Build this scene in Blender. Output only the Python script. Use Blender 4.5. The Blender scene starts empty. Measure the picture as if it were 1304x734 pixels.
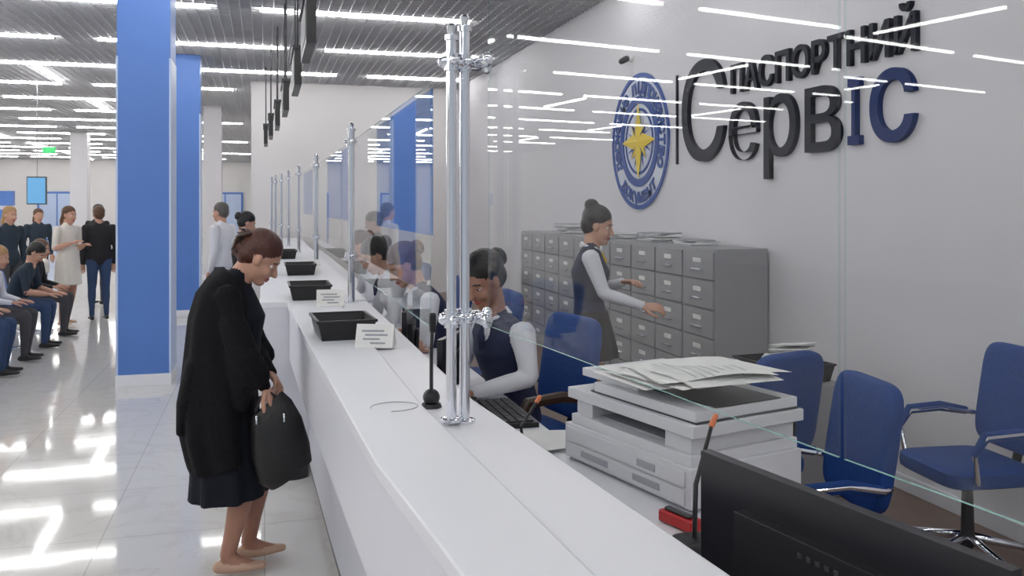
import bpy, math, random
from mathutils import Vector, Matrix
from mathutils.bvhtree import BVHTree
random.seed(4)
V3=Vector
scn=bpy.context.scene
try:
    scn.view_settings.view_transform='Standard'
    scn.view_settings.look='None'
except Exception as e: print(e)

# ------------------------------------------------------------ materials
def mat(name,col,rough=.5,metal=0,var=.06,scale=8,bump=0,coat=0,spec=None,alpha=1,sheen=0):
    m=bpy.data.materials.new(name); m.use_nodes=True
    nt=m.node_tree; N=nt.nodes; L=nt.links
    b=N['Principled BSDF']
    b.inputs['Roughness'].default_value=rough
    b.inputs['Metallic'].default_value=metal
    if coat: b.inputs['Coat Weight'].default_value=coat
    if spec is not None: b.inputs['Specular IOR Level'].default_value=spec
    tc=N.new('ShaderNodeTexCoord'); nz=N.new('ShaderNodeTexNoise')
    nz.inputs['Scale'].default_value=scale; nz.inputs['Detail'].default_value=3
    L.new(tc.outputs['Object'],nz.inputs['Vector'])
    mx=N.new('ShaderNodeMix'); mx.data_type='RGBA'
    L.new(nz.outputs['Fac'],mx.inputs[0])
    mx.inputs[6].default_value=tuple(c*(1-var) for c in col)+(1,)
    mx.inputs[7].default_value=tuple(min(1,c*(1+var)) for c in col)+(1,)
    L.new(mx.outputs[2],b.inputs['Base Color'])
    if bump:
        bp=N.new('ShaderNodeBump'); bp.inputs['Strength'].default_value=bump; bp.inputs['Distance'].default_value=.01
        L.new(nz.outputs['Fac'],bp.inputs['Height']); L.new(bp.outputs[0],b.inputs['Normal'])
    return m
def emit(name,col,s):
    m=bpy.data.materials.new(name); m.use_nodes=True
    N=m.node_tree.nodes; b=N['Principled BSDF']
    b.inputs['Base Color'].default_value=(*col,1)
    b.inputs['Emission Color'].default_value=(*col,1); b.inputs['Emission Strength'].default_value=s
    return m
def glassmat(name,tint,blue_refl=None,blue_refl_fac=0,refl=.45,r0=.017):
    m=bpy.data.materials.new(name); m.use_nodes=True
    nt=m.node_tree; N=nt.nodes; L=nt.links; N.remove(N['Principled BSDF'])
    out=N['Material Output']
    tr=N.new('ShaderNodeBsdfTransparent'); tr.inputs[0].default_value=(*tint,1)
    gl=N.new('ShaderNodeBsdfGlossy'); gl.inputs['Roughness'].default_value=.0; gl.inputs[0].default_value=(1,1,1,1)
    lw=N.new('ShaderNodeLayerWeight'); lw.inputs[0].default_value=.5
    pw=N.new('ShaderNodeMath'); pw.operation='POWER'; pw.inputs[1].default_value=5
    L.new(lw.outputs['Facing'],pw.inputs[0])
    ma=N.new('ShaderNodeMath'); ma.operation='MULTIPLY_ADD'; ma.inputs[1].default_value=refl; ma.inputs[2].default_value=r0
    L.new(pw.outputs[0],ma.inputs[0])
    mx=N.new('ShaderNodeMixShader'); L.new(ma.outputs[0],mx.inputs[0])
    base=tr
    if blue_refl:
        df=N.new('ShaderNodeBsdfDiffuse'); df.inputs[0].default_value=(*blue_refl,1)
        m2=N.new('ShaderNodeMixShader'); m2.inputs[0].default_value=blue_refl_fac
        L.new(tr.outputs[0],m2.inputs[1]); L.new(df.outputs[0],m2.inputs[2]); base=m2
    L.new(base.outputs[0],mx.inputs[1]); L.new(gl.outputs[0],mx.inputs[2]); L.new(mx.outputs[0],out.inputs[0])
    return m

M_wall=mat('wall_paint',(.70,.685,.72),.6,var=.02,scale=2,spec=.2)
M_wall2=mat('wall_paint_warm',(.75,.73,.73),.6,var=.02,scale=2,spec=.2)
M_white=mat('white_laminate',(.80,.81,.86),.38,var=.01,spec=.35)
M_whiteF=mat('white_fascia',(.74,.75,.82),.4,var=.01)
M_whiteRshade=mat('white_recess_shade',(.60,.61,.69),.4,var=.01)  # shade of the recess put into the colour, a greyer copy of the white
M_blue=mat('blue_paint',(.085,.20,.56),.45,var=.04,scale=3)
M_lblue=mat('light_blue_trim',(.5,.6,.82),.4)
M_chrome=mat('chrome',(.78,.80,.85),.08,1,var=.02)
M_black=mat('black_plastic',(.012,.012,.014),.4)
M_blackg=mat('black_gloss',(.010,.010,.014),.3)
M_dark=mat('dark_grey_plastic',(.04,.04,.045),.45)
M_grey=mat('cabinet_grey',(.32,.32,.335),.45,var=.04)
M_greyd=mat('cabinet_dark',(.14,.14,.15),.5)
M_lab=mat('label_white',(.8,.8,.78),.6)
M_paper=mat('paper',(.78,.78,.77),.7)
M_print=mat('paper_print',(.35,.36,.40),.7,var=.3,scale=90)
M_copw=mat('copier_white',(.66,.67,.70),.4,var=.02)
M_copg=mat('copier_grey',(.36,.37,.41),.4)
M_green=mat('glass_edge_green',(.25,.50,.45),.15)
M_chairb=mat('chair_blue_fabric',(.012,.055,.23),.6,var=.15,scale=40,bump=.2,spec=.25)
M_red=mat('red_plastic',(.5,.02,.02),.4)
M_orange=mat('orange_plastic',(.7,.2,.08),.4)
M_navy=mat('navy_cloth',(.014,.02,.06),.75,var=.2,scale=30,bump=.2)
M_wshirt=mat('white_shirt',(.70,.71,.76),.75,var=.05,scale=20,bump=.2)
M_knit=mat('black_knit',(.008,.008,.010),.9,var=.3,scale=60,bump=.4,spec=.2)
M_dress=mat('black_dress',(.007,.009,.016),.8,var=.2,scale=25,bump=.3,spec=.25)
M_skirt=mat('dark_skirt',(.018,.014,.016),.7,var=.2,scale=25)
M_skin=mat('skin_light',(.56,.31,.22),.5,var=.07,scale=14)
M_skin2=mat('skin_tan',(.36,.18,.12),.5,var=.07,scale=14)
M_legs=mat('skin_legs',(.40,.20,.14),.45,var=.07,scale=10)
M_lip=mat('lips',(.45,.10,.09),.4)
M_eye=mat('eye_white',(.8,.8,.8),.2)
M_iris=mat('eye_dark',(.02,.015,.01),.2)
M_hred=mat('hair_auburn',(.075,.022,.014),.42,var=.5,scale=60,bump=.5)
M_hbrn=mat('hair_brown',(.10,.045,.022),.45,var=.5,scale=60,bump=.5)
M_hblk=mat('hair_black',(.010,.008,.008),.4,var=.4,scale=60,bump=.5)
M_hbln=mat('hair_blond',(.40,.24,.11),.5,var=.3,scale=60,bump=.5)
M_hgry=mat('hair_grey',(.10,.09,.085),.5,var=.3,scale=60,bump=.5)
M_beige=mat('beige_leather',(.55,.36,.26),.4)
M_jean=mat('denim',(.03,.06,.14),.8,var=.2,scale=30)
M_trous=mat('grey_trousers',(.06,.06,.07),.8)
M_shoeb=mat('black_shoe',(.012,.012,.012),.3)
M_bcloth=mat('black_cloth',(.012,.012,.015),.8)
M_cream=mat('cream_cloth',(.72,.68,.62),.8,bump=.2,scale=20)
M_teal=mat('dark_teal_cloth',(.02,.035,.055),.8)
M_yel=mat('yellow_scarf',(.75,.50,.05),.6)
M_brownm=mat('chair_wood_arm',(.05,.025,.015),.3)
M_bag=mat('black_leather',(.008,.008,.009),.38,var=.2,scale=30,bump=.4)
M_signk=mat('sign_black',(.006,.008,.020),.5,spec=.15)
M_signb=mat('sign_blue',(.006,.026,.13),.5,spec=.15)
M_logob=mat('emblem_blue',(.02,.07,.30),.5,spec=.2)
M_logow=mat('emblem_white',(.60,.64,.74),.5)
M_logoy=mat('emblem_yellow',(.80,.58,.02),.5)
M_slab=mat('plenum_dark',(.16,.16,.17),.9)
M_slat=mat('ceiling_slat',(.66,.66,.68),.5,var=.03)
M_tube=emit('lamp_white',(1,.99,.97),25)
M_glass=glassmat('clear_glass',(.978,.988,.985))
M_gedge=glassmat('clear_glass_edge',(.84,.93,.91),r0=.06)
M_bluerefl=glassmat('blue_reflection_glass',(.8,.88,.97),(.10,.22,.62),.62)  # blue colour stands in for the columns' reflection in the panes
M_exit=emit('exit_green',(.05,.5,.15),.6)
M_screen=emit('screen_blue',(.12,.35,.62),.4)

def floor_mat():
    m=bpy.data.materials.new('polished_tile'); m.use_nodes=True
    nt=m.node_tree; N=nt.nodes; L=nt.links; b=N['Principled BSDF']
    g=N.new('ShaderNodeNewGeometry')
    br=N.new('ShaderNodeTexBrick'); br.offset=0
    br.inputs['Scale'].default_value=1; br.inputs['Brick Width'].default_value=.8; br.inputs['Row Height'].default_value=.8
    br.inputs['Mortar Size'].default_value=.003
    br.inputs['Color1'].default_value=(.75,.74,.72,1); br.inputs['Color2'].default_value=(.73,.72,.70,1); br.inputs['Mortar'].default_value=(.52,.51,.50,1)
    L.new(g.outputs['Position'],br.inputs['Vector'])
    n=N.new('ShaderNodeTexNoise'); n.inputs['Scale'].default_value=1.3; n.inputs['Detail'].default_value=8; n.inputs['Distortion'].default_value=2.0
    L.new(g.outputs['Position'],n.inputs['Vector'])
    cr=N.new('ShaderNodeValToRGB'); e=cr.color_ramp.elements
    e[0].position=.47; e[0].color=(1,1,1,1); e[1].position=.53; e[1].color=(1,1,1,1)
    k=cr.color_ramp.elements.new(.5); k.color=(.93,.92,.91,1)
    L.new(n.outputs['Fac'],cr.inputs[0])
    mx=N.new('ShaderNodeMix'); mx.data_type='RGBA'; mx.blend_type='MULTIPLY'; mx.inputs[0].default_value=1
    L.new(br.outputs['Color'],mx.inputs[6]); L.new(cr.outputs[0],mx.inputs[7]); L.new(mx.outputs[2],b.inputs['Base Color'])
    b.inputs['Roughness'].default_value=.06; b.inputs['Specular IOR Level'].default_value=.4
    n2=N.new('ShaderNodeTexNoise'); n2.inputs['Scale'].default_value=2.6
    L.new(g.outputs['Position'],n2.inputs['Vector'])
    bp=N.new('ShaderNodeBump'); bp.inputs['Strength'].default_value=.035; bp.inputs['Distance'].default_value=.02
    L.new(n2.outputs['Fac'],bp.inputs['Height']); L.new(bp.outputs[0],b.inputs['Normal'])
    return m
M_floor=floor_mat()
M_floor2=mat('brown_laminate',(.20,.14,.11),.35,var=.25,scale=5)

# ------------------------------------------------------------ mesh builder
class MB:
    def __init__(s): s.v=[];s.f=[];s.m=[];s.mats=[]
    def mi(s,m):
        if m not in s.mats: s.mats.append(m)
        return s.mats.index(m)
    def add(s,vs,fs,m):
        o=len(s.v); s.v+= [V3(p) for p in vs]; i=s.mi(m)
        for f in fs: s.f.append([a+o for a in f]); s.m.append(i)
    def box(s,c,d,m,R=None,T=None):
        c=V3(c); vs=[]
        for z in(-1,1):
            for y in(-1,1):
                for x in(-1,1):
                    p=V3((x*d[0]/2,y*d[1]/2,z*d[2]/2))
                    if R: p=R@p
                    vs.append(c+p)
        s.add(vs,[(0,2,3,1),(4,5,7,6),(0,1,5,4),(2,6,7,3),(0,4,6,2),(1,3,7,5)],m)
    def b2(s,a,b,m): s.box([(a[i]+b[i])/2 for i in range(3)],[abs(b[i]-a[i]) for i in range(3)],m)
    def prism(s,poly,z0,z1,m):
        n=len(poly); vs=[(p[0],p[1],z0) for p in poly]+[(p[0],p[1],z1) for p in poly]
        fs=[tuple(range(n))[::-1],tuple(range(n,2*n))]+[(i,(i+1)%n,n+(i+1)%n,n+i) for i in range(n)]
        s.add(vs,fs,m)
    def tube(s,pts,rad,m,side=None,seg=12,cap='round',fold=None):
        pts=[V3(p) for p in pts]; n=len(pts)
        rad=[(r,r) if not isinstance(r,(tuple,list)) else r for r in rad]
        T=[]
        for i in range(n):
            t=(pts[min(i+1,n-1)]-pts[max(i-1,0)]); 
            if t.length<1e-7: t=V3((0,0,1))
            T.append(t.normalized())
        P=[];
        if cap=='round':
            r=rad[0]; k=min(r)
            P.append((pts[0]-T[0]*k*.55,(r[0]*.7,r[1]*.7),T[0],0))
        for i in range(n): P.append((pts[i],rad[i],T[i],i))
        if cap=='round':
            r=rad[-1]; k=min(r)
            P.append((pts[-1]+T[-1]*k*.55,(r[0]*.7,r[1]*.7),T[-1],n-1))
        vs=[];fs=[]
        sd=V3(side) if side is not None else None
        prev=None
        for (p,r,t,i) in P:
            if sd is not None: a=sd-t*sd.dot(t)
            elif prev is not None: a=prev-t*prev.dot(t)
            else:
                a=V3((0,0,1)) if abs(t.z)<.9 else V3((1,0,0)); a=a-t*a.dot(t)
            a.normalize(); prev=a; b=t.cross(a)
            for j in range(seg):
                th=2*math.pi*j/seg; q=1
                if fold: q=1+fold[0]*(i/(n-1))*(math.sin(fold[1]*th)+.5*math.sin((fold[1]*1.7)//1*th+1.3+i*.3))
                vs.append(p+a*(r[0]*math.cos(th)*q)+b*(r[1]*math.sin(th)*q))
        k=len(P)
        for i in range(k-1):
            for j in range(seg):
                fs.append((i*seg+j,i*seg+(j+1)%seg,(i+1)*seg+(j+1)%seg,(i+1)*seg+j))
        e=.8*min(rad[0]) if cap=='round' else 0; e2=.8*min(rad[-1]) if cap=='round' else 0
        vs.append(pts[0]-T[0]*e); vs.append(pts[-1]+T[-1]*e2)
        c0=len(vs)-2
        for j in range(seg):
            fs.append((c0,(j+1)%seg,j)); fs.append((c0+1,(k-1)*seg+j,(k-1)*seg+(j+1)%seg))
        s.add(vs,fs,m)
    def ell(s,c,ax,m,n=12,pw=1):
        c=V3(c); ax=[V3(a) for a in ax]; vs=[];fs=[]; seg=2*n
        def sp(x): return math.copysign(abs(x)**pw,x)
        for i in range(1,n):
            ph=math.pi*i/n-math.pi/2
            for j in range(seg):
                th=2*math.pi*j/seg
                vs.append(c+ax[0]*sp(math.cos(ph))*sp(math.cos(th))+ax[1]*sp(math.cos(ph))*sp(math.sin(th))+ax[2]*sp(math.sin(ph)))
        for i in range(n-2):
            for j in range(seg):
                fs.append((i*seg+j,i*seg+(j+1)%seg,(i+1)*seg+(j+1)%seg,(i+1)*seg+j))
        vs.append(c-ax[2]); vs.append(c+ax[2]); k=len(vs)-2
        for j in range(seg):
            fs.append((k,(j+1)%seg,j)); fs.append((k+1,(n-2)*seg+j,(n-2)*seg+(j+1)%seg))
        s.add(vs,fs,m)
    def sell(s,c,d,m,R=None,pw=.35,n=12):
        R=R or Matrix.Identity(3)
        s.ell(c,[R@V3((d[0],0,0)),R@V3((0,d[1],0)),R@V3((0,0,d[2]))],m,n,pw)
    def mesh(s,name):
        me=bpy.data.meshes.new(name); me.from_pydata([tuple(v) for v in s.v],[],s.f); me.update()
        for m in s.mats: me.materials.append(m)
        me.polygons.foreach_set('material_index',s.m)
        return me
    def obj(s,name,loc=(0,0,0),rz=0,bevel=0,smooth=True,parent=None,ang=35):
        me=s.mesh(name)
        if smooth:
            me.polygons.foreach_set('use_smooth',[True]*len(me.polygons))
            try: me.set_sharp_from_angle(angle=math.radians(ang))
            except Exception: pass
        o=bpy.data.objects.new(name,me); scn.collection.objects.link(o)
        o.location=loc; o.rotation_euler=(0,0,rz)
        if bevel:
            b=o.modifiers.new('bev','BEVEL'); b.width=bevel; b.segments=2; b.limit_method='ANGLE'; b.angle_limit=math.radians(40)
        if parent: o.parent=parent
        return o
def empty(name):
    e=bpy.data.objects.new(name,None); scn.collection.objects.link(e); e.empty_display_size=.2; return e
def RZ(a): return Matrix.Rotation(a,3,'Z')

# ------------------------------------------------------------ room
b=MB(); b.b2((-16.2,-6,-.1),(3.9,48.2,0),M_floor); b.obj('floor')
b=MB(); b.prism([(.78,-2),(3.66,-2),(3.66,16.6),(.68,16.6),(.68,2.6)],.0,.006,M_floor2); b.obj('floor_office',smooth=False)
b=MB(); b.b2((3.66,-6,0),(3.86,16.9,4.4),M_wall); b.obj('wall_right')
b=MB(); b.b2((3.642,-6,.006),(3.66,16.7,.10),M_white); b.obj('baseboard_right',bevel=.003)
b=MB(); b.b2((-.24,16.7,0),(3.66,16.9,4.4),M_wall2); b.obj('wall_end')
b=MB(); b.b2((-.24,16.9,0),(-.04,48,4.4),M_wall2); b.obj('wall_passage')
b=MB(); b.b2((-16,48,0),(-.04,48.2,4.4),M_wall2); b.obj('wall_far')
b=MB(); b.b2((-16.2,-6,0),(-16,48.2,4.4),M_wall2); b.obj('wall_left')
b=MB(); b.b2((-16,-6,4.30),(3.66,48,4.4),M_slab); 
p=.125
x=-15.9
while x<3.64:
    b.b2((x-.005,-6,4.0),(x+.005,48,4.04),M_slat); x+=p
y=-5.95
while y<48:
    b.b2((-16,y-.005,4.0),(3.66,y+.005,4.04),M_slat); y+=p
b.obj('ceiling',smooth=False)
# linear lamps
b=MB()
y=-4.2; r=0
while y<47:
    x=-15.3+(r%3)*.9
    while x<3.3:
        L=2.5
        x2=min(x+L,3.5)
        if not (y>16.5 and x2>-.4) and x2-x>.6:
            b.b2((x,y-.022,3.965),(x2,y+.022,3.998),M_tube)
        x+=L+.55
    if r%2==0:
        for xx in(-3.6,-8.2,-12.5):
            b.b2((xx-.022,y+.35,3.965),(xx+.022,y+2.1,3.998),M_tube)
    y+=2.45; r+=1
b.obj('ceiling_strip_lights',smooth=False)
b=MB(); b.tube([(3.66,8.26,3.22),(3.58,8.26,3.22)],[.03,.025],M_lab,seg=12); b.tube([(3.60,8.26,3.22),(3.52,8.22,3.18)],[.035,.03],M_dark,seg=12); b.obj('security_camera')

def column(x0,x1,y0,y1,blue=True):
    b=MB(); m=M_blue if blue else M_wall
    b.b2((x0-.01,y0-.01,0),(x1+.01,y1+.01,.11),M_white)
    b.b2((x0,y0,.11),(x1,y1,4.0),m)
    if blue:
        b.b2((x1-.012,y0-.006,.11),(x1+.008,y0+.012,3.1),M_lblue)
        b.b2((x0-.008,y0-.006,.11),(x0+.012,y0+.012,3.1),M_lblue)
        b.b2((x1,y0+.02,.11),(x1+.006,y1-.01,3.1),M_lblue)
    b.obj('blue_column' if blue else 'white_column',bevel=.004)
column(-1.33,-.86,8.78,9.3); column(-1.33,-.95,14.0,14.42); column(-1.35,-.95,20.9,21.3,False); column(-5.9,-5.4,30,30.5,False)

# ------------------------------------------------------------ counter
front=[(.40,-.4),(.335,1.0),(.298,1.5),(.25,2.02),(.205,3.25),(.17,4.25),(.135,5.55)]
back=[(.63,5.55),(.63,2.65),(.742,1.24),(.90,-.4)]
def off(pl,dx): return [(x+dx,y) for x,y in pl]
b=MB()
mid=[(.44,5.55),(.455,2.6),(.52,1.24),(.62,-.4)]
b.prism(front+mid,1.062,1.10,M_white)
b.prism(mid[::-1]+back,1.055,1.090,M_white)
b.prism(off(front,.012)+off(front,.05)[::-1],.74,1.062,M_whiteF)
b.prism(off(front,.13)+off(front,.17)[::-1],.10,.76,M_whiteRshade)
b.prism(off(front,.05)+off(front,.17)[::-1],.73,.75,M_whiteRshade)
b.prism(off(front,.15)+off(front,.19)[::-1],0,.10,M_greyd)
b.b2((-.03,5.56,1.062),(.63,16.5,1.10),M_white)
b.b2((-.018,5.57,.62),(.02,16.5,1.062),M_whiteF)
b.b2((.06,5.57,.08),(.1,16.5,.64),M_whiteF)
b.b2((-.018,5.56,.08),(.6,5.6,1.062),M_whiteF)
b.b2((.09,5.6,0),(.12,16.5,.09),M_greyd)
b.obj('service_counter',bevel=.004)
b=MB()
b.prism([(.665,2.66),(1.42,2.95),(1.42,1.95),(1.16,1.95),(1.22,-.3),(.93,-.3),(.775,1.2)],.845,.88,M_white)
b.b2((.64,2.96,.845),(1.00,16.4,.88),M_white)
for yy in (3.0,5.0,7.4,9.8,12.2,14.6):
    b.b2((.66,yy-.02,0.006),(.96,yy+.02,.845),M_white)
b.b2((1.36,2.0,.006),(1.40,2.04,.845),M_greyd); b.b2((1.36,2.86,.006),(1.40,2.9,.845),M_greyd)
b.b2((1.10,0,.006),(1.14,.04,.845),M_greyd)
b.obj('work_desk',bevel=.003)

# ------------------------------------------------------------ posts & glass
def post(b,x,y,z0,r=.02,top=2.18,cl=(1.385,2.10)):
    b.tube([(x,y,z0),(x,y,z0+.008),(x,y,z0+.012)],[r*2.1,r*2.1,r*1.2],M_chrome,cap='flat',seg=24)
    b.tube([(x,y,z0),(x,y,top)],[r,r],M_chrome,cap='flat',seg=20)
    b.tube([(x,y,top-.01),(x,y,top+.004)],[r*1.35]*2,M_chrome,cap='flat',seg=20)
    b.tube([(x,y,top),(x,y,top+.03)],[r*.5,r*.9],M_chrome,seg=16)
    for c in cl:
        b.tube([(x,y,c-.025),(x,y,c+.025)],[r*1.45]*2,M_chrome,cap='flat',seg=20)
        b.tube([(x,y-r,c),(x,y-r-.035,c)],[.011,.014],M_chrome,seg=14)
        b.tube([(x,y+r,c),(x,y+r+.035,c)],[.011,.014],M_chrome,seg=14)
        b.tube([(x-r*1.2,y,c),(x-r*1.2-.012,y,c)],[.010,.012],M_chrome,seg=12)
b=MB()
post(b,.500,2.36,1.10,.0145,2.17); post(b,.541,2.375,1.09,.0145,2.20)
for c in (1.385,2.10):
    b.tube([(.48,2.365,c),(.58,2.38,c)],[.020,.020],M_chrome,seg=16)
    b.tube([(.575,2.35,c),(.588,2.30,c)],[.016,.018],M_chrome,seg=14)
    b.tube([(.60,2.35,c-.02),(.60,2.35,c+.02)],[.014,.014],M_chrome,seg=14)
b.obj('glass_partition_post')
posts=[(.524,5.5),(.50,8.9),(.42,11.4),(.34,13.2),(.26,14.4),(.18,15.3),(.12,16.0)]
for (x,y) in posts:
    b=MB(); post(b,x,y,1.09 if y<5.56 else 1.10,.021); b.obj('glass_partition_post')
def pane(a,c,z0,z1,m=M_glass,th=.005,name='glass_pane'):
    a=V3((*a,0)); c=V3((*c,0)); d=(c-a); L=d.length; d.normalize(); n=V3((-d.y,d.x,0))
    b=MB(); vs=[]
    for p in (a,c):
        for s in(-1,1):
            q=p+n*s*th/2
            vs+=[(q.x,q.y,z0),(q.x,q.y,z1)]
    b.add(vs,[(0,4,5,1),(2,3,7,6)],m)
    b.add(vs,[(0,1,3,2),(4,6,7,5)],M_gedge)
    b.add(vs,[(0,2,6,4),(1,5,7,3)],M_green)
    return b.obj(name,smooth=False)
pane((.60,2.33),(.735,.985),1.365,2.75)
pane((.7365,.975),(.845,.1),1.365,2.75)
pane((.524,2.80),(.524,5.44),1.30,2.10)
for i in range(len(posts)-1):
    x0,y0=posts[i]; x1,y1=posts[i+1]
    t=.03
    pane((x0+(x1-x0)*t,y0+(y1-y0)*t),(x1-(x1-x0)*t,y1-(y1-y0)*t),1.32,2.10)
def blue_refl(a,c,z0,z1): pane(a,c,z0,z1,M_bluerefl,.004,'blue_reflection_panel')  # added blue sheet that paints a column reflection onto the glass
blue_refl((.536,2.83),(.536,4.3),1.60,2.09)
blue_refl((.533,5.7),(.52,7.6),1.60,2.09)
blue_refl((.49,9.4),(.455,10.8),1.60,2.09)

# ------------------------------------------------------------ hanging number displays
for (x,y) in [(.28,5.95),(.27,7.9),(.22,9.9),(.16,11.8),(.09,13.5),(.02,15.2)]:
    b=MB(); b.b2((x-.03,y-.42,2.72),(x+.03,y+.42,3.02),M_black)
    b.b2((x-.034,y-.36,2.77),(x-.029,y+.36,2.97),M_dark)
    b.b2((x-.045,y-.44,3.02),(x+.045,y+.44,3.05),M_dark)
    for s in(-.3,.3): b.tube([(x,y+s,3.04),(x,y+s,4.0)],[.010,.010],M_dark,seg=8,cap='flat')
    b.obj('queue_number_display',bevel=.003)

# ------------------------------------------------------------ wall sign
def text_mesh(s,ext,off=0.0):
    c=bpy.data.curves.new('t','FONT'); c.body=s; c.extrude=ext; c.offset=off; c.resolution_u=6
    o=bpy.data.objects.new('t',c); scn.collection.objects.link(o)
    bpy.context.view_layer.update()
    dg=bpy.context.evaluated_depsgraph_get()
    me=bpy.data.meshes.new_from_object(o.evaluated_get(dg))
    bpy.data.objects.remove(o); return me
def fit_text(s,y0,y1,z0,z1,m,name,parent,th=.02,off=0.0,X=3.66):
    me=text_mesh(s,.5,off)
    if not me.vertices: print('NO TEXT',s); return
    xs=[v.co.x for v in me.vertices]; ys=[v.co.y for v in me.vertices]; zs=[v.co.z for v in me.vertices]
    W=abs(y1-y0); H=z1-z0
    for v in me.vertices:
        v.co.x=(v.co.x-min(xs))/(max(xs)-min(xs))*W
        v.co.y=(v.co.y-min(ys))/(max(ys)-min(ys))*H
        v.co.z=(v.co.z-min(zs))/(max(zs)-min(zs))*th
    me.materials.clear(); me.materials.append(m)
    o=bpy.data.objects.new(name,me); scn.collection.objects.link(o)
    o.location=(X,y0,z0); o.rotation_euler=(math.pi/2,0,-math.pi/2); o.parent=parent
sg=empty('wall_sign_lettering')
fit_text('ПАСПОРТНИЙ',6.24,4.17,2.60,2.90,M_signk,'letters_top',sg,.035,.018)
fit_text('С',7.08,6.34,2.08,2.96,M_signk,'letter_big',sg,.04,.0)
fit_text('ерв',6.26,4.86,1.90,2.52,M_signk,'letters_mid',sg,.04,.0)
fit_text('І',4.77,4.66,2.09,2.52,M_signb,'letter_i',sg,.04,.01)
fit_text('С',4.56,4.18,2.08,2.53,M_signb,'letter_s',sg,.04,.02)
b=MB(); b.b2((3.64,7.215,2.08),(3.66,7.235,2.90),M_signk); b.obj('divider_bar',parent=sg)
em=empty('round_emblem')
cy,cz=8.05,2.35
def disc(r0,r1,x0,x1,m,name,seg=64):
    b=MB(); vs=[];fs=[]
    for X in(x0,x1):
        for r in(r0,r1):
            for j in range(seg):
                t=2*math.pi*j/seg; vs.append((X,cy-r*math.cos(t),cz+r*math.sin(t)))
    A=lambda k,j:k*seg+j%seg
    for j in range(seg):
        fs+=[(A(0,j),A(1,j),A(1,j+1),A(0,j+1)),(A(2,j),A(2,j+1),A(3,j+1),A(3,j)),(A(1,j),A(3,j),A(3,j+1),A(1,j+1)),(A(0,j),A(0,j+1),A(2,j+1),A(2,j))]
    b.add(vs,fs,m); b.obj(name,parent=em)
disc(.001,.69,3.645,3.66,M_logow,'disc_back')
disc(.645,.69,3.635,3.647,M_logob,'ring_outer'); disc(.38,.46,3.635,3.647,M_logob,'ring_inner')
disc(.31,.335,3.637,3.647,M_logob,'ring_compass')
def star(n,ro,ri,rot,x,m,name):
    b=MB(); 
    for k in range(n):
        a=rot+2*math.pi*k/n
        def P(r,t): return (x,cy-r*math.cos(t),cz+r*math.sin(t))
        c=(x-.015,cy,cz); tip=P(ro,a); l=P(ri,a+math.pi/n); rr=P(ri,a-math.pi/n)
        b.add([c,tip,l],[(0,1,2)],m[0]); b.add([c,rr,tip],[(0,1,2)],m[1])
    b.obj(name,parent=em,smooth=False)
star(8,.31,.10,math.pi/8,3.640,(M_logob,M_logow),'star_back')
star(4,.40,.12,0,3.630,(M_logoy,M_logoy),'star_front')
star(4,.25,.10,math.pi/4,3.634,(M_logoy,M_signb),'star_mid')
def ring_text(s,a0,a1,rad,h,inward):
    n=len(s)
    for i,ch in enumerate(s):
        if ch==' ': continue
        t=a0+(a1-a0)*i/(n-1)
        me=text_mesh(ch,.3,.025)
        if not me.vertices: continue
        xs=[v.co.x for v in me.vertices]; w=(max(xs)+min(xs))/2
        for v in me.vertices:
            lx=(v.co.x-w)*h; ly=(v.co.y-.33)*h
            ro=(t-math.pi/2) if not inward else (t+math.pi/2)
            px=lx*math.cos(ro)-ly*math.sin(ro)+rad*math.cos(t); py=lx*math.sin(ro)+ly*math.cos(ro)+rad*math.sin(t)
            v.co=(3.636-v.co.z*.01,cy-px,cz+py)
        me.materials.clear(); me.materials.append(M_logob)
        o=bpy.data.objects.new('ring_letter',me); scn.collection.objects.link(o); o.parent=em
ring_text('державне підприємство',math.radians(205),math.radians(-25),.555,.21,False)
ring_text('документ',math.radians(232),math.radians(308),.555,.20,True)

# ------------------------------------------------------------ cabinets
def cabinet_mesh():
    b=MB(); b.b2((0,0,0),(.44,.495,1.37),M_grey)
    for k in range(6):
        z=.05+k*.218
        b.b2((-.014,.014,z),(.002,.481,z+.203),M_grey)
        b.b2((-.0155,.012,z-.006),(.001,.483,z-.001),M_greyd)
        b.b2((-.022,.19,z+.12),(-.012,.31,z+.155),M_lab)
        b.b2((-.034,.17,z+.06),(-.014,.33,z+.075),M_chrome)
    return b
c0=cabinet_mesh().obj('filing_cabinet',loc=(3.2,5.72,0.006),bevel=.003)
for i in range(1,10):
    o=bpy.data.objects.new('filing_cabinet',c0.data); scn.collection.objects.link(o); o.location=(3.2,5.72+.5*i,.006)
    bb=o.modifiers.new('bev','BEVEL'); bb.width=.003; bb.limit_method='ANGLE'
for (yy,hh) in [(6.4,.05),(7.1,.09),(7.9,.06),(9.4,.12)]:
    b=MB()
    for k in range(int(hh/.012)):
        b.box((3.4+random.uniform(-.02,.02),yy+random.uniform(-.03,.03),1.376+.006+k*.012),(.24,.33,.011),M_paper if k%3 else M_copg,RZ(random.uniform(-.3,.3)))
    b.obj('document_stack',smooth=False)
b=MB(); b.b2((2.75,4.3,.006),(3.25,4.8,.66),M_grey)
for k in range(3): b.b2((2.735,4.32,.05+k*.2),(2.752,4.78,.23+k*.2),M_grey); b.b2((2.72,4.45,.14+k*.2),(2.737,4.65,.155+k*.2),M_chrome)
b.obj('drawer_pedestal',bevel=.004)
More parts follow.
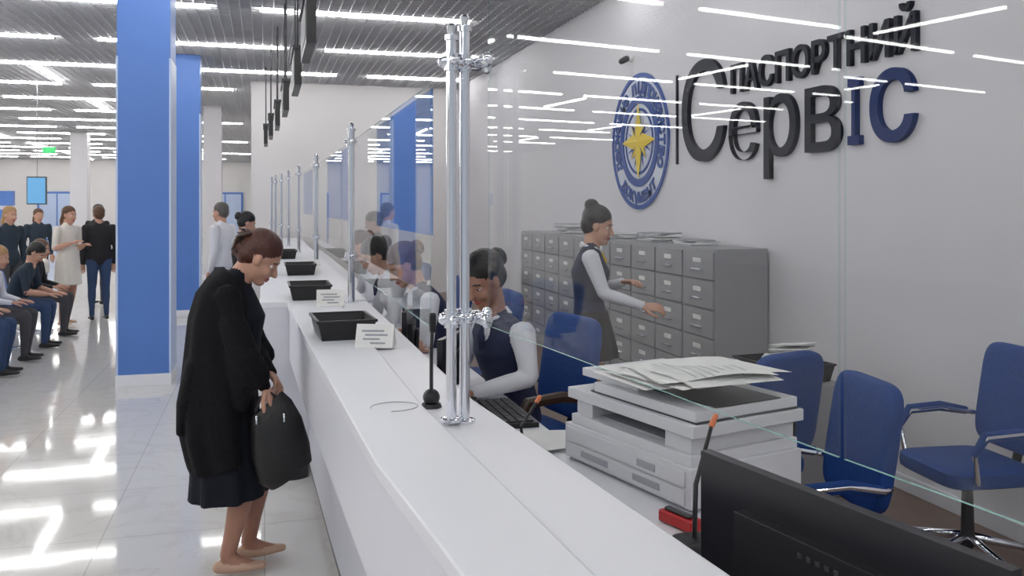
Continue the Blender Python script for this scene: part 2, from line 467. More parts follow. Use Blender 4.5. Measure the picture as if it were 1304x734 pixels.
def tray(name,c,w,l,h,rz=0,tilt=.02,m=M_black):
    b=MB(); t=.008; vs=[]
    for (s,z) in ((0,0),(tilt,h)):
        for e in(0,t):
            for (sx,sy) in((-1,-1),(1,-1),(1,1),(-1,1)):
                vs.append((sx*(w/2+s-e),sy*(l/2+s-e),z if (z or not e) else t))
    fs=[(0,3,2,1),(4,5,6,7)]
    for j in range(4):
        k=(j+1)%4
        fs+=[(j,k,8+k,8+j),(4+j,12+j,12+k,4+k),(8+j,8+k,12+k,12+j)]
    b.add(vs,fs,m)
    ww=w/2+tilt+.006; ll=l/2+tilt+.006
    for (x0,y0,x1,y1) in((-ww,-ll,ww,-ll+.014),(-ww,ll-.014,ww,ll),(-ww,-ll,-ww+.014,ll),(ww-.014,-ll,ww,ll)):
        b.b2((x0,y0,h-.006),(x1,y1,h+.006),m)
    return b.obj(name,loc=c,rz=rz,bevel=.002)
tray('document_tray',(3.0,4.55,.667),.34,.42,.10,.1)
b=MB()
for k in range(7):
    b.box((3.0+random.uniform(-.05,.05),4.52+random.uniform(-.06,.06),.74+k*.022),(.21,.30,.004),M_paper,Matrix.Rotation(random.uniform(-.25,.25),3,'X')@RZ(random.uniform(-1,1)))
b.obj('loose_papers',smooth=False)

# ------------------------------------------------------------ office chairs
def office_chair(x,y,rz,sz=.46,back_h=.48,arm=M_chairb,col=M_chairb,wood=False):
    b=MB()
    for k in range(5):
        a=2*math.pi*k/5+.3
        e=V3((math.cos(a)*.29,math.sin(a)*.29,.075))
        b.tube([(0,0,.12),tuple(e)],[(.024,.02),(.016,.014)],M_chrome,seg=10)
        b.tube([(e.x-.012*math.sin(a),e.y+.012*math.cos(a),.032),(e.x+.012*math.sin(a),e.y-.012*math.cos(a),.032)],[.03,.03],M_black,seg=14)
        b.tube([(e.x,e.y,.03),(e.x,e.y,.09)],[.010,.010],M_black,seg=8)
    b.tube([(0,0,.08),(0,0,sz-.06)],[.032,.024],M_dark,seg=14)
    if sz>.6:
        pts=[(.21*math.cos(t*.3142),.21*math.sin(t*.3142),.28) for t in range(21)]
        b.tube(pts,[.01]*21,M_chrome,seg=8)
        b.tube([(-.21,0,.28),(.21,0,.28)],[.008,.008],M_chrome,seg=8)
    b.box((0,0,sz-.055),(.26,.22,.03),M_black)
    b.sell((0.01,0,sz),(.235,.235,.045),col)
    Rb=Matrix.Rotation(math.radians(-9),3,'Y')
    b.tube([(-.1,0,sz-.05),(-.25,0,sz-.03),(-.285,0,sz+.12),(-.30,0,sz+.25)],[(.03,.012)]*4,M_black,seg=10,side=(0,1,0))
    zc=sz+back_h*.5+.07
    b.sell((-.255,0,zc),(.038,.225,back_h*.5),col,Rb,pw=.36,n=16)
    for s in(-1,1):
        am=M_brownm if wood else M_chairb
        pts=[(.10,s*.20,sz-.03),(.15,s*.265,sz+.02),(.17,s*.275,sz+.14),(.12,s*.275,sz+.215),(-.05,s*.275,sz+.225),(-.19,s*.265,sz+.20),(-.25,s*.22,sz+.19)]
        b.tube(pts,[.013]*3+[(.022,.015)]*3+[.012],am if wood else M_chrome,seg=10)
        b.tube(pts[2:6],[(.016,.018),(.026,.02),(.026,.02),(.02,.018)],am,seg=10)
    return b.obj('office_chair',loc=(x,y,.006),rz=rz)
office_chair(3.22,3.36,math.pi-.12,.45,.50)
office_chair(2.02,2.95,2.98,.45,.50)
office_chair(2.24,3.74,1.85,.45,.50)
office_chair(1.16,3.88,math.pi+.2,.62,.48,wood=True)
office_chair(1.13,4.98,math.pi,.66,.46,wood=True)
office_chair(1.08,6.02,math.pi,.66,.46,wood=True)
office_chair(1.08,7.6,math.pi,.66,.46,wood=True)

# ------------------------------------------------------------ copier
b=MB()
b.b2((0.0,0,.012),(.42,.60,.14),M_copw)
b.b2((-.006,.02,.02),(.0,.58,.07),M_copw); b.b2((-.006,.02,.078),(.0,.58,.13),M_copw)
b.b2((-.009,.12,.035),(-.004,.24,.058),M_copg); b.b2((-.009,.36,.035),(-.004,.50,.058),M_copg)
b.b2((-.009,.14,.09),(-.004,.22,.115),M_copg)
for (fx,fy) in((.04,.04),(.38,.04),(.04,.56),(.38,.56)): b.tube([(fx,fy,0),(fx,fy,.014)],[.018,.018],M_black,cap='flat')
b.b2((.015,.015,.14),(.42,.585,.175),M_copw)
b.b2((.03,.03,.175),(.42,.14,.235),M_copw); b.b2((.03,.49,.175),(.42,.575,.235),M_copw); b.b2((.25,.05,.175),(.42,.56,.235),M_copw)
b.b2((.06,.09,.172),(.33,.51,.182),M_copg)
b.b2((.01,.0,.235),(.43,.60,.275),M_copw)
b.b2((.03,.01,.275),(.42,.50,.281),M_dark)
b.b2((.03,.015,.281),(.42,.48,.315),M_copw)
b.b2((.06,.30,.315),(.40,.59,.345),M_copw)
b.b2((.11,.02,.315),(.36,.30,.319),M_blackg)
cp=b.obj('copier',loc=(1.085,2.07,.88),rz=math.radians(14),bevel=.008); cp.scale=(1,1,.84)
b=MB()
def sheet(b,c,w,l,rz,curl=.02,m=M_paper,tilt=0):
    vs=[];fs=[];n=8
    Rm=RZ(rz)@Matrix.Rotation(tilt,3,'X')
    for i in range(n+1):
        for j in range(2):
            t=i/n; p=V3(((j-.5)*w,(t-.5)*l,curl*math.sin(t*math.pi*1.5)))
            vs.append(V3(c)+Rm@p)
    fs=[(2*i,2*i+1,2*i+3,2*i+2) for i in range(n)]
    b.add(vs,fs,m)
for k in range(6):
    sheet(b,(1.20+k*.012,2.42-k*.02,1.188+k*.004),.30,.42,.24+random.uniform(-.15,.15)+math.pi/2*(k%2),.010,M_paper)
sheet(b,(1.24,2.30,1.216),.26,.36,1.5,.010,M_paper); 
for k in range(7): sheet(b,(1.24-.09+k*.03,2.30,1.2205),.005,.26,.05,.006,M_print)
b.obj('newspaper_stack',smooth=False)

# ------------------------------------------------------------ monitors
def monitor(name,c,rz,w=.62,h=.36,z0=.03):
    b=MB()
    b.b2((-.012,-w/2,z0),(.012,w/2,z0+h),M_blackg)
    b.box((-.02,0,z0+h/2-.02),(.03,w*.62,h*.58),M_black)
    b.b2((.012,-w/2+.012,z0+.012),(.0135,w/2-.012,z0+h-.012),M_dark)
    b.tube([(-.045,0,.01),(-.05,0,z0+h*.5)],[(.04,.014),(.03,.012)],M_black,side=(0,1,0))
    b.sell((-.01,0,.008),(.09,.13,.009),M_black,pw=.5)
    for k in range(5): b.b2((-.0365,-.05+.02*k,z0+h*.62),(-.0345,-.04+.02*k,z0+h*.65),M_dark)
    return b.obj(name,loc=c,rz=rz,bevel=.006)
monitor('computer_monitor',(.930,1.27,.88),math.radians(11),.655,.29)
monitor('computer_monitor',(.76,3.56,.88),math.radians(150),.34,.22,.06)
monitor('computer_monitor',(.72,4.50,.88),math.radians(165),.34,.22,.06)
b=MB(); b.box((.90,3.25,.89),(.15,.42,.018),M_black)
for i in range(4):
    for j in range(13): b.box((.85+i*.032,3.07+j*.03,.902),(.026,.025,.008),M_dark)
b.obj('keyboard',bevel=.001)
b=MB(); sheet(b,(.76,2.90,.888),.21,.30,.4,.003); sheet(b,(1.0,2.84,.890),.21,.30,1.2,.003); sheet(b,(.88,2.80,.894),.15,.21,.2,.003); b.obj('paper_sheets')
b=MB()
b.tube([(0,0,0),(0,0,.012)],[.032,.028],M_black,cap='flat',seg=20); b.ell((0,0,.03),[(.026,0,0),(0,.026,0),(0,0,.026)],M_blackg)
b.tube([(0,0,.03),(0,0,.16),(.004,0,.27)],[.006,.0055,.005],M_black,seg=10)
b.sell((.004,0,.255),(.010,.010,.03),M_black)
b.obj('counter_microphone',loc=(.485,2.58,1.09))
b=MB(); pts=[(.37-.07*math.cos(t*.33),2.56+.06*math.sin(t*.33),1.1035) for t in range(16)]
b.tube(pts,[.0014]*len(pts),M_copg,seg=6); b.obj('microphone_cable')
tray('document_basket',(.345,4.05,1.10),.22,.30,.085,.05,.018)
tray('document_basket',(.28,5.78,1.10),.22,.34,.09,0,.018)
tray('document_basket',(.30,7.8,1.10),.22,.34,.09,0,.018)
tray('document_basket',(.22,10.2,1.10),.22,.34,.09,0,.018)
def tent(c,rz,s=1):
    b=MB(); w=.085*s; d=.045*s; h=.10*s; t=.002
    b.add([(-w,-d,0),(w,-d,0),(w,0,h),(-w,0,h),(-w,d,0),(w,d,0)],[(0,1,2,3),(3,2,5,4),(0,3,4),(1,5,2),(0,4,5,1)],M_lab)
    for k,(a0,a1) in enumerate(((-.7,.5),(-.5,.7),(-.6,.3),(-.2,.6))):
        f=.75-.17*k
        y=-d*(1-f)-.0015; z=h*f
        b.add([(w*a0,y,z),(w*a1,y,z),(w*a1,y-.0035*s,z-.008*s),(w*a0,y-.0035*s,z-.008*s)],[(0,3,2,1)],M_print)
    b.obj('name_tent_card',loc=c,rz=rz,smooth=False)
tent((.455,3.70,1.10),-.35,.95); tent((.38,5.30,1.10),-.1,.95); tent((.4,8.2,1.10),.1)
b=MB(); b.sell((.985,1.86,.895),(.05,.05,.014),M_black,pw=.6)
b.tube([(.985,1.86,.90),(1.01,1.90,1.02),(1.075,1.94,1.15)],[.006,.006,.005],M_black,seg=10); b.tube([(1.075,1.94,1.15),(1.092,1.95,1.17)],[.008,.007],M_orange,seg=10)
b.obj('gooseneck_microphone')
b=MB(); b.sell((.79,2.62,.892),(.04,.04,.012),M_black,pw=.6); b.tube([(.79,2.62,.9),(.78,2.62,1.0),(.85,2.68,1.06)],[.005]*3,M_black,seg=8); b.tube([(.85,2.68,1.06),(.865,2.69,1.075)],[.007,.007],M_orange,seg=8)
b.obj('gooseneck_microphone')
b=MB(); b.box((1.02,2.0,.898),(.045,.12,.03),M_red,RZ(.3)); b.box((1.015,2.0,.918),(.02,.09,.01),M_dark,RZ(.3)); b.obj('red_stapler',bevel=.006)

# ------------------------------------------------------------ people
def hand(ex,w,d,n,side,m,curl=.35,s=1.0):
    d=V3(d).normalized(); n=V3(n); n=(n-d*n.dot(d)).normalized(); a=d.cross(n)*side
    w=V3(w)
    ex.tube([w-d*.02*s,w+d*.02*s,w+d*.055*s,w+d*.088*s],[(.024*s,.02*s),(.028*s,.016*s),(.039*s,.015*s),(.037*s,.012*s)],m,side=a,seg=14)
    for i,L in enumerate((.068,.076,.071,.056)):
        p=w+d*.085*s+a*(-.0285+.019*i)*s
        pts=[p-d*.012*s,p]; an=curl*.5; q=p
        for k in(.45,.31,.24):
            dr=d*math.cos(an)+n*math.sin(an)+a*(-.05+.035*i)
            q=q+dr.normalized()*L*k*s; pts.append(q); an+=curl
        ex.tube(pts,[.0088*s,.0092*s,.0086*s,.0078*s,.0066*s],m,seg=9)
    p=w+d*.022*s-a*.026*s
    d1=(d*.75-a*.6+n*.35).normalized(); d2=(d*.95-a*.15+n*.35).normalized()
    p1=p+d1*.038*s; p2=p1+d2*.032*s; p3=p2+d2*.022*s
    ex.tube([p-d1*.01,p,p1,p2,p3],[.012*s,.0135*s,.011*s,.0098*s,.008*s],m,seg=9)

def head(core,ex,c,hf,hu,skin,hair,style,s=1.0,glasses=False):
    c=V3(c); hf=V3(hf).normalized(); hu=V3(hu); hu=(hu-hf*hu.dot(hf)).normalized(); hl=hu.cross(hf)
    def P(f,l,u): return c+(hf*f+hl*l+hu*u)*s
    def E(B,p,r,m,n=12): B.ell(P(*p),[hf*r[0]*s,hl*r[1]*s,hu*r[2]*s],m,n)
    E(core,(-.010,0,.028),(.093,.073,.084),skin,14)
    E(core,(.022,0,-.035),(.066,.060,.078),skin,14)
    E(core,(.055,0,-.092),(.030,.034,.024),skin)
    E(core,(.060,.030,-.035),(.026,.026,.026),skin); E(core,(.060,-.030,-.035),(.026,.026,.026),skin)
    E(core,(.070,0,.022),(.016,.050,.014),skin)
    core.tube([P(.078,0,.008),P(.096,0,-.016),P(.104,0,-.034)],[.009*s,.010*s,.014*s],skin,seg=10)
    for t in(-1,1):
        E(core,(.0,t*.076,-.010),(.018,.010,.030),skin)
        E(ex,(.0665,t*.031,.001),(.0125,.014,.0085),M_eye,8)
        E(ex,(.0755,t*.031,.0),(.0045,.0062,.0062),M_iris,8)
        ex.tube([P(.074,t*.016,.006),P(.081,t*.031,.0105),P(.071,t*.046,.005)],[.0035*s]*3,skin,seg=6)
        ex.tube([P(.083,t*.014,.022),P(.082,t*.032,.027),P(.070,t*.050,.021)],[.0032*s]*3,hair,seg=6)
    ex.tube([P(.072,-.024,-.066),P(.087,-.008,-.062),P(.089,0,-.0635),P(.087,.008,-.062),P(.072,.024,-.066)],[.003*s,.0055*s,.005*s,.0055*s,.003*s],M_lip,seg=8)
    ex.tube([P(.072,-.022,-.068),P(.085,0,-.073),P(.072,.022,-.068)],[.003*s,.0065*s,.003*s],M_lip,seg=8)
    E(core,(-.023,0,.052),(.098,.084,.084),hair,14)
    E(core,(-.054,0,.002),(.064,.076,.078),hair,12)
    if style=='bun':
        E(core,(-.118,0,.045),(.040,.042,.042),hair); ex.ell(P(-.128,0,.045),[hf*.034*s,hl*.044*s,hu*.047*s],hair,8)
    if style=='highbun': E(core,(-.075,0,.118),(.048,.050,.042),hair)
    if style=='clip':
        E(core,(-.105,0,-.005),(.042,.050,.055),hair); E(core,(-.118,0,.045),(.034,.042,.038),hair)
        for k in range(6): ex.tube([P(-.135+.008*k,-.045,.07-.02*k),P(-.16+.006*k,-.03,.06-.02*k)],[.006,.003],M_hblk,seg=6)
        ex.tube([P(-.10,-.055,.075),P(-.14,-.048,.03),P(-.125,-.04,-.03)],[.007,.009,.006],M_brownm,seg=8)
    if style in('long','pony'):
        w=.07 if style=='long' else .03
        core.tube([P(-.06,0,.02),P(-.085,0,-.08),P(-.085,0,-.17),P(-.07,0,-.24)],[(w,.045),(w*1.15,.04),(w,.03),(w*.6,.02)],hair,side=hl,seg=14)

def person(name,loc,ang,S,voxel=.008):
    F=V3((math.cos(ang),math.sin(ang),0)); Lf=V3((-math.sin(ang),math.cos(ang),0)); U=V3((0,0,1)); O=V3(loc)
    def W(p): return O+F*p[0]+Lf*p[1]+U*p[2]
    def D(p): return F*p[0]+Lf*p[1]+U*p[2]
    core=MB(); ex=MB()
    sp=S['spine']
    core.tube([W(r[:3]) for r in sp],[(r[4],r[3]) for r in sp],S['top'],side=Lf,seg=26)
    nb=V3(sp[-1][:3]); hc=V3(S['head'][0])
    pitch=math.radians(S['head'][1]); yaw=math.radians(S['head'][2])
    hf=D((math.cos(pitch)*math.cos(yaw),math.cos(pitch)*math.sin(yaw),-math.sin(pitch)))
    hu=D((math.sin(pitch)*math.cos(yaw),math.sin(pitch)*math.sin(yaw),math.cos(pitch)))
    hs=S.get('hs',1.0)
    base=W(hc)-hu*.075*hs-hf*.025*hs
    core.tube([W(nb)-U*.03,(W(nb)+base)/2,base+hu*.03],[.056,.050,.050],S['skin'],seg=16)
    head(core,ex,W(hc),hf,hu,S['skin'],S['hair'],S.get('style','short'),hs)
    for side,arm in((-1,S['armR']),(1,S['armL'])):
        sh,el,wr=[W(p) for p in arm[:3]]
        k=S.get('armk',1.0)
        st=S.get('sleeve','wrist'); sm=S.get('sleevemat',S['top'])
        fm=sm if st=='wrist' else S['skin']
        um=sm
        core.tube([sh,(sh*.65+el*.35),(sh*.3+el*.7),el],[.058*k,.052*k,.045*k,.041*k],um,seg=14)
        core.tube([el,(el*.65+wr*.35),wr*.85+el*.15],[.041*k,.040*k,.031*k],fm,seg=14)
        core.tube([el*.15+wr*.85,wr],[.027 if fm is S['skin'] else .031*k,.022 if fm is S['skin'] else .030*k],fm,seg=12)
        hd=D(arm[3]) if len(arm)>3 else (wr-el); pn=D(arm[4]) if len(arm)>4 else -U
        cu=arm[5] if len(arm)>5 else .4
        hand(ex,wr,hd,pn,side*(-1),S['skin'],cu,S.get('hands',1.0))
    for side,leg in((-1,S.get('legR')),(1,S.get('legL'))):
        if not leg: continue
        hp,kn,an=[W(p) for p in leg[:3]]
        lm=S['leg']; lk=S.get('legk',1.0)
        core.tube([hp,(hp*.6+kn*.4),kn],[.090*lk,.078*lk,.057*lk],S.get('thigh',lm),seg=16)
        core.tube([kn,(kn*.68+an*.32),(kn*.35+an*.65),an],[.056*lk,.056*lk,.043*lk,.036*lk],lm,seg=16)
        td=D(leg[3]) if len(leg)>3 else F
        td=td.normalized(); dn=V3((0,0,-1)); dn=(dn-td*dn.dot(td)).normalized()
        sw=td.cross(dn)
        hh=.045
        q=an+dn*hh
        if S.get('bareinstep'): core.tube([an,an+td*.05+dn*.025,an+td*.12+dn*.045],[.034,.030,.020],lm,seg=12)
        core.tube([q-td*.045,q+td*.03,q+td*.10,q+td*.165],[(.030,.028),(.037,.030),(.042,.022),(.026,.016)],S['shoe'],side=sw,seg=14)
    for (rings,m,fold) in S.get('loft',[]):
        core.tube([W(r[:3]) for r in rings],[(r[4],r[3]) for r in rings],m,side=Lf,seg=48,cap='flat',fold=fold)
    if 'extra' in S: S['extra'](core,ex,W,D)
    tmp=core.mesh('tmp'); o=bpy.data.objects.new('tmp',tmp); scn.collection.objects.link(o)
    rm=o.modifiers.new('r','REMESH'); rm.mode='VOXEL'; rm.voxel_size=voxel
    sm=o.modifiers.new('s','SMOOTH'); sm.factor=.5; sm.iterations=S.get('smooth',3)
    bpy.context.view_layer.update()
    dg=bpy.context.evaluated_depsgraph_get()
    me=bpy.data.meshes.new_from_object(o.evaluated_get(dg))
    bvh=BVHTree.FromPolygons([v[:] for v in core.v],core.f)
    fin=MB(); fin.mats=list(core.mats)
    fin.v=[v.co.copy() for v in me.vertices]; fin.f=[list(p.vertices) for p in me.polygons]
    for p in me.polygons:
        r=bvh.find_nearest(p.center); fin.m.append(core.m[r[2]] if r[2] is not None else 0)
    bpy.data.objects.remove(o); bpy.data.meshes.remove(me)
    off=len(fin.v); fin.v+=ex.v
    for f,mi in zip(ex.f,ex.m): fin.f.append([a+off for a in f]); fin.m.append(fin.mi(ex.mats[mi]))
    fin.v=[v-O for v in fin.v]
    return fin.obj(name,loc=tuple(O),ang=180)

def torso(p0,p1,w=1.0,d=1.0,bust=.0):
    p0=V3(p0);p1=V3(p1); T=[(-.08,.10,.155),(.0,.11,.168),(.14,.105,.158),(.32,.092,.132),(.52,.102+bust*.5,.146),(.68,.108+bust,.158),(.84,.092,.170),(.94,.068,.130),(1.0,.052,.075)]
    out=[]
    for (t,hd,hw) in T:
        q=p0.lerp(p1,t); q.x-=.02*math.sin(max(0,t)*math.pi)
        out.append((q.x+ (bust*.6 if .5<t<.7 else 0),q.y,q.z,hd*d,hw*w))
    return out
def standing(skin,hair,top,leg,shoe,**k):
    g=k.pop('scale',1.0)
    S=dict(skin=skin,hair=hair,top=top,leg=leg,shoe=shoe,
      spine=torso((0,0,.93*g),(0,0,1.43*g),k.pop('w',1.0),1.0,k.pop('bust',0)),
      head=((.03,0,1.565*g),5,0),
      armR=[(-.01,-.175,1.375*g),(-.03,-.225,1.08*g),(.04,-.215,.85*g)],
      armL=[(-.01,.175,1.375*g),(-.03,.225,1.08*g),(.04,.215,.85*g)],
      legR=[(0,-.085,.90*g),(.02,-.095,.49*g),(-.01,-.10,.085)],
      legL=[(0,.085,.90*g),(.02,.095,.49*g),(-.01,.10,.085)])
    S.update(k); return S
def seated(seat,skin,hair,top,leg,shoe,lean=.12,desk=None,**k):
    z=seat+.10
    hz=(desk+.03) if desk else z+.12
    nf=lean; nz=z+.47
    S=dict(skin=skin,hair=hair,top=top,leg=leg,shoe=shoe,
      spine=torso((0,0,z),(nf,0,nz),.97,1.0,k.pop('bust',0)),
      head=((nf+.07,0,nz+.12),25,0),
      armR=[(nf-.02,-.170,nz-.06),(nf+.02,-.23,nz-.31),(nf+.22,-.13,hz),(1,.35,-.05),(0,0,-1),.25],
      armL=[(nf-.02,.170,nz-.06),(nf+.02,.23,nz-.31),(nf+.22,.13,hz),(1,-.35,-.05),(0,0,-1),.25],
      legR=[(.03,-.09,z-.02),(.42,-.11,z-.02),(.40,-.11,max(.085,z-.45))],
      legL=[(.03,.09,z-.02),(.42,.11,z-.02),(.36,.11,max(.085,z-.45))])
    S.update(k); return S

# --- the customer in the black cardigan
cape=[(-.135,0,1.375,.060,.10),(-.16,0,1.335,.100,.160),(-.18,0,1.27,.130,.19),(-.195,0,1.17,.145,.205),(-.20,0,1.05,.152,.21),(-.205,0,.92,.160,.22),(-.21,0,.79,.170,.23),(-.205,0,.66,.172,.235),(-.19,0,.56,.165,.225),(-.18,0,.51,.16,.22)]
dress=[(-.17,0,.95,.13,.17),(-.17,0,.70,.15,.19),(-.165,0,.48,.168,.20),(-.16,0,.355,.180,.21)]
def wextra(core,ex,W,D):
    core.tube([W((-.12,0,.95)),W((-.115,0,1.08)),W((-.105,0,1.18)),W((-.12,0,1.30))],[(.13,.10),(.13,.10),(.13,.11),(.11,.07)],M_dress,side=D((0,1,0)),seg=20)
    core.tube([W((-.31,-.06,.98)),W((-.345,-.08,.80)),W((-.37,-.09,.67))],[(.12,.04),(.11,.04),(.03,.015)],M_knit,side=D((0,1,0)),seg=16)
    core.tube([W((-.14,-.20,1.18)),W((-.085,-.235,1.02)),W((-.035,-.215,.93))],[.060,.070,.066],M_knit,seg=18)
    core.tube([W((-.12,-.21,1.05)),W((-.09,-.215,.90)),W((-.10,-.20,.80))],[.055,.055,.03],M_knit,seg=18)
    core.tube([W((-.10,.21,1.16)),W((-.05,.225,1.02)),W((.0,.20,.95))],[.062,.064,.056],M_knit,seg=18)
S=dict(skin=M_skin,hair=M_hred,top=M_dress,leg=M_legs,shoe=M_beige,style='clip',sleevemat=M_knit,sleeve='wrist',
  spine=[(-.17,0,.85,.11,.16),(-.17,0,1.0,.10,.15),(-.17,0,1.15,.11,.155),(-.165,0,1.27,.10,.165),(-.15,0,1.33,.08,.13),(-.12,0,1.37,.05,.07)],
  head=((-.018,0,1.452),36,-8),
  armR=[(-.16,-.165,1.30),(-.10,-.24,1.03),(.0,-.20,.885),(.40,.15,-.80),(-.6,.4,-.4),1.0],
  armL=[(-.15,.165,1.30),(-.06,.22,1.02),(.03,.02,.90),(.35,-.75,-.45),(-.5,-.2,-.6),.8],
  legR=[(-.15,-.085,.80),(-.085,-.085,.44),(-.165,-.075,.085),(1,-.12,0)],
  legL=[(-.15,.085,.80),(-.015,.08,.45),(-.075,.075,.085),(1,.1,0)],
  bareinstep=True,legk=.96,
  loft=[(cape,M_knit,(.065,7)),(dress,M_dress,(.05,9))],extra=wextra)
person('woman_in_black_cardigan',(0,4.25,0),0,S,.0065)
b=MB()
rg=[(.0,.055,.10),(.02,.068,.125),(.12,.066,.13),(.24,.050,.115),(.31,.030,.095),(.335,.014,.085)]
b.tube([(.0,0,0)]+[(0-.02*i,0,z+.01) for i,(z,_,_) in enumerate(rg)],[(.085,.045)]+[(w,d) for (_,d,w) in rg],M_bag,side=(1,0,0),seg=28,cap='flat',fold=(.03,5))
for s in(-1,1):
    b.tube([(-.15,s*.02,.32),(-.13,s*.012,.375),(-.085,s*.004,.395),(-.055,s*.008,.37),(-.03,s*.02,.32)],[.006]*5,M_bag,seg=8)
for i in range(2): b.tube([(-.15+.12*i,-.042,.27),(-.15+.12*i,-.034,.30)],[.005,.005],M_chrome,seg=8)
b.obj('handbag',loc=(.11,4.06,.46),rz=.1)

# --- clerks
def clerk_ex(nf,nz,scarfmat=M_yel):
    def f(core,ex,W,D):
        ex.tube([W((nf-.045,-.048,nz+.01)),W((nf-.06,0,nz+.025)),W((nf-.045,.048,nz+.01)),W((nf+.03,.050,nz-.005)),W((nf+.058,0.0,nz-.03)),W((nf+.03,-.050,nz-.005)),W((nf-.045,-.048,nz+.01))],[(.009,.013)]*7,M_wshirt,seg=10)
        ex.tube([W((nf+.062,0,nz-.04)),W((nf+.082,.006,nz-.09)),W((nf+.088,.01,nz-.15))],[(.012,.008),(.020,.008),(.008,.005)],scarfmat,seg=10)
        ex.ell(W((nf+.042,0,nz-.08)),[D((.032,0,0)),D((0,.04,0)),D((0,0,.06))],M_wshirt,8)
    return f
S=seated(.64,M_skin2,M_hblk,M_navy,M_navy,M_shoeb,lean=.10,desk=.88,bust=.015,style='bun',sleevemat=M_wshirt,extra=clerk_ex(.10,1.21,M_navy))
S['head']=((.18,.02,1.37),28,8); S['armR'][1]=(.10,-.25,.96); S['armL'][1]=(.10,.24,.96)
person('seated_clerk_woman',(1.09,3.80,0),math.radians(203),S,.0075)
S=seated(.66,M_skin,M_hbrn,M_navy,M_navy,M_shoeb,lean=.16,desk=.88,bust=.015,style='bun',sleevemat=M_wshirt,sleeve='short',extra=clerk_ex(.16,1.23,M_navy))
S['head']=((.25,.0,1.355),32,0)
person('seated_clerk_woman',(1.02,5.0,0),math.radians(186),S,.009)
S=seated(.66,M_skin,M_hblk,M_wshirt,M_navy,M_shoeb,lean=.18,desk=.88,bust=.015,style='bun',extra=clerk_ex(.18,1.23,M_navy))
S['head']=((.27,0,1.35),30,5)
person('seated_clerk_woman',(1.00,6.05,0),math.radians(186),S,.010)
S=seated(.66,M_skin,M_hbrn,M_wshirt,M_navy,M_shoeb,lean=.14,desk=.88,style='bun')
person('seated_clerk_woman',(1.00,7.6,0),math.radians(183),S,.012)

skirt=[(0,0,1.02,.105,.150),(0,0,.95,.122,.170),(.01,0,.85,.14,.19),(.015,0,.72,.165,.205)]
S=standing(M_skin,M_hblk,M_navy,M_legs,M_shoeb,w=.90,bust=.018,style='highbun',sleevemat=M_wshirt,armk=1.0,
  armR=[(.0,-.165,1.375),(.09,-.23,1.15),(.32,-.22,1.08),(1,0,-.1),(0,.5,-.8),.5],
  armL=[(.0,.165,1.375),(.02,.22,1.13),(.20,.05,1.20),(.7,-.7,.15),(0,-.2,-1),.5],
  head=((.045,0,1.565),14,-8),loft=[(skirt,M_skirt,(.04,8))],
  legR=[(0,-.085,.90),(.03,-.09,.49),(.02,-.09,.085)],legL=[(0,.085,.90),(-.03,.09,.49),(-.16,.09,.10)],
  extra=clerk_ex(.0,1.43))
person('standing_clerk_woman',(2.02,5.20,.006),math.radians(-24),S,.008)

# --- hall visitors
S=standing(M_skin,M_hbrn,M_cream,M_legs,M_beige,style='long',sleeve='short',loft=[([(0,0,1.1,.10,.14),(0,0,.95,.125,.175),(0,0,.75,.15,.19),(0,0,.58,.16,.20)],M_cream,(.04,8))],
  armR=[(-.01,-.175,1.375),(.0,-.23,1.10),(.20,-.12,1.18)],armL=[(-.01,.175,1.375),(-.02,.22,1.09),(.18,.12,1.14)],legL=[(0,.085,.90),(-.02,.095,.49),(-.12,.10,.09)])
person('standing_woman_in_white',(-2.68,13.5,0),math.radians(-35),S,.012)
b=MB(); b.sell((0,0,.12),(.05,.13,.11),M_cream,pw=.6); b.tube([(0,-.10,.2),(0,-.05,.42),(0,.05,.42),(0,.10,.2)],[.006]*4,M_cream,seg=8); b.obj('white_handbag',loc=(-2.93,13.24,.74),rz=.5)
S=standing(M_skin,M_hbrn,M_bcloth,M_jean,M_shoeb,scale=1.0,w=1.1,armk=1.15)
person('standing_man_in_black',(-2.36,14.0,0),math.radians(110),S,.012)
S=standing(M_skin,M_hblk,M_bcloth,M_trous,M_shoeb,w=1.05,scale=1.02)
person('standing_man',(-2.75,16.2,0),math.radians(60),S,.015)
S=standing(M_skin,M_hgry,M_wshirt,M_trous,M_shoeb,w=1.1,scale=1.03,armk=1.15)
person('standing_man_in_white_shirt',(-.52,11.6,0),math.radians(150),S,.012)
S=standing(M_skin,M_hblk,M_bcloth,M_trous,M_shoeb,scale=.95,style='bun')
S['head']=((.05,0,1.50),20,0)
person('standing_woman',(-.24,10.3,0),math.radians(10),S,.012)
S=standing(M_skin,M_hbln,M_teal,M_trous,M_shoeb,style='long')
person('standing_blond_woman',(-3.45,13.6,0),math.radians(-40),S,.013)
S=standing(M_skin,M_hbrn,M_teal,M_trous,M_shoeb,style='long',scale=.97)
person('standing_woman',(-3.9,17.2,0),math.radians(-60),S,.015)
for (y,top,leg,hair,ln,nm,pt) in [(8.5,M_bcloth,M_bcloth,M_hblk,.06,'seated_man',20),(9.75,M_cream,M_jean,M_hbrn,.04,'seated_woman',12),(10.6,M_wshirt,M_trous,M_hbln,.06,'seated_woman',15),(11.5,M_teal,M_jean,M_hblk,.22,'seated_man',38),(12.5,M_bcloth,M_trous,M_hbrn,.05,'seated_woman',10)]:
    S=seated(.43,M_skin,hair,top,leg,M_shoeb,lean=ln,sleeve='short' if nm=='seated_man' else 'wrist',style='short' if nm=='seated_man' else 'long')
    S['head']=((ln+.06,0,1.135),pt,0)
    person(nm,(-2.98+(0.18 if y<9 else .08),y,0),math.radians(-4),S,.012)
b=MB()
b.tube([(-3.02,8.0,.30),(-3.02,13.0,.30)],[.03,.03],M_chrome,seg=12)
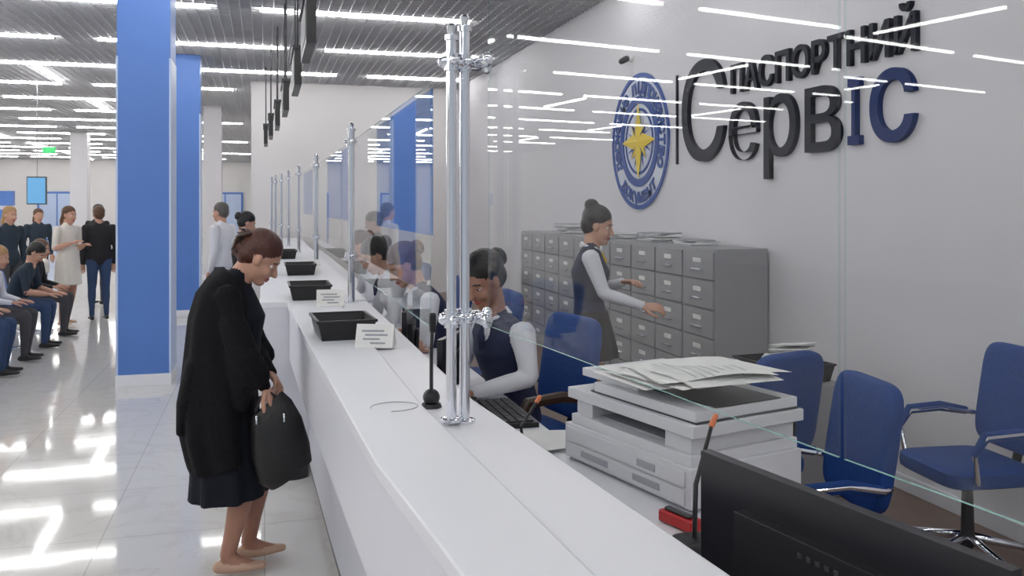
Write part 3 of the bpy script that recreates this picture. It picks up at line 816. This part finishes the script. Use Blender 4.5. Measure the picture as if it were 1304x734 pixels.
for y in(8.2,9.8,11.4,12.9):
    b.tube([(-3.02,y,.30),(-3.02,y,.03)],[.02,.02],M_chrome); b.tube([(-3.3,y,.02),(-2.75,y,.02)],[.018,.018],M_chrome)
for k in range(8):
    y=8.3+k*.6
    b.sell((-3.02,y,.37),(.24,.26,.035),M_blue)
    b.sell((-3.27,y,.62),(.03,.26,.24),M_blue,Matrix.Rotation(-.2,3,'Y'))
b.obj('waiting_bench')

# ------------------------------------------------------------ far details
b=MB(); b.b2((-10.5,25,0),(-6.3,25.15,2.05),M_wall); b.b2((-10.55,24.96,1.70),(-6.25,25.2,2.08),M_blue)
for k in range(4): b.b2((-10.4+k*1.03,24.95,.05),(-9.55+k*1.03,25.0,1.6),M_blue)
b.obj('blue_booth_partition',bevel=.004)
b=MB(); b.b2((-4.25,17.9,1.72),(-3.92,17.97,2.24),M_dark); b.b2((-4.235,17.89,1.74),(-3.935,17.902,2.22),M_screen); b.tube([(-4.08,17.94,2.24),(-4.08,17.94,4.0)],[.008,.008],M_copg,seg=8,cap='flat'); b.obj('hanging_screen')
b=MB(); b.b2((-6.45,29,3.3),(-6.1,29.06,3.48),M_exit); b.tube([(-6.27,29.03,3.48),(-6.27,29.03,4.0)],[.01,.01],M_dark,seg=8,cap='flat'); b.obj('exit_sign')
for (x,y) in [(-2,47.9),(-6,47.9),(-10,47.9)]:
    b=MB(); b.b2((x-.9,y,0),(x+.9,y+.08,2.4),M_blue); b.b2((x-.8,y-.02,.05),(x-.03,y+.0,2.3),M_lblue); b.b2((x+.03,y-.02,.05),(x+.8,y,2.3),M_lblue); b.obj('door_1')

# ------------------------------------------------------------ world, camera
w=bpy.data.worlds.new('World'); scn.world=w; w.use_nodes=True
w.node_tree.nodes['Background'].inputs[0].default_value=(.85,.92,1,1); w.node_tree.nodes['Background'].inputs[1].default_value=.5
cam=bpy.data.cameras.new('Camera'); co=bpy.data.objects.new('Camera',cam); scn.collection.objects.link(co)
cam.sensor_width=36; cam.lens=36*1100/1304; cam.shift_y=-(367-262)/1304; cam.clip_start=.05; cam.clip_end=200
co.location=(0,0,1.7); co.rotation_euler=(math.pi/2,0,-math.atan(315/1100))
scn.camera=co
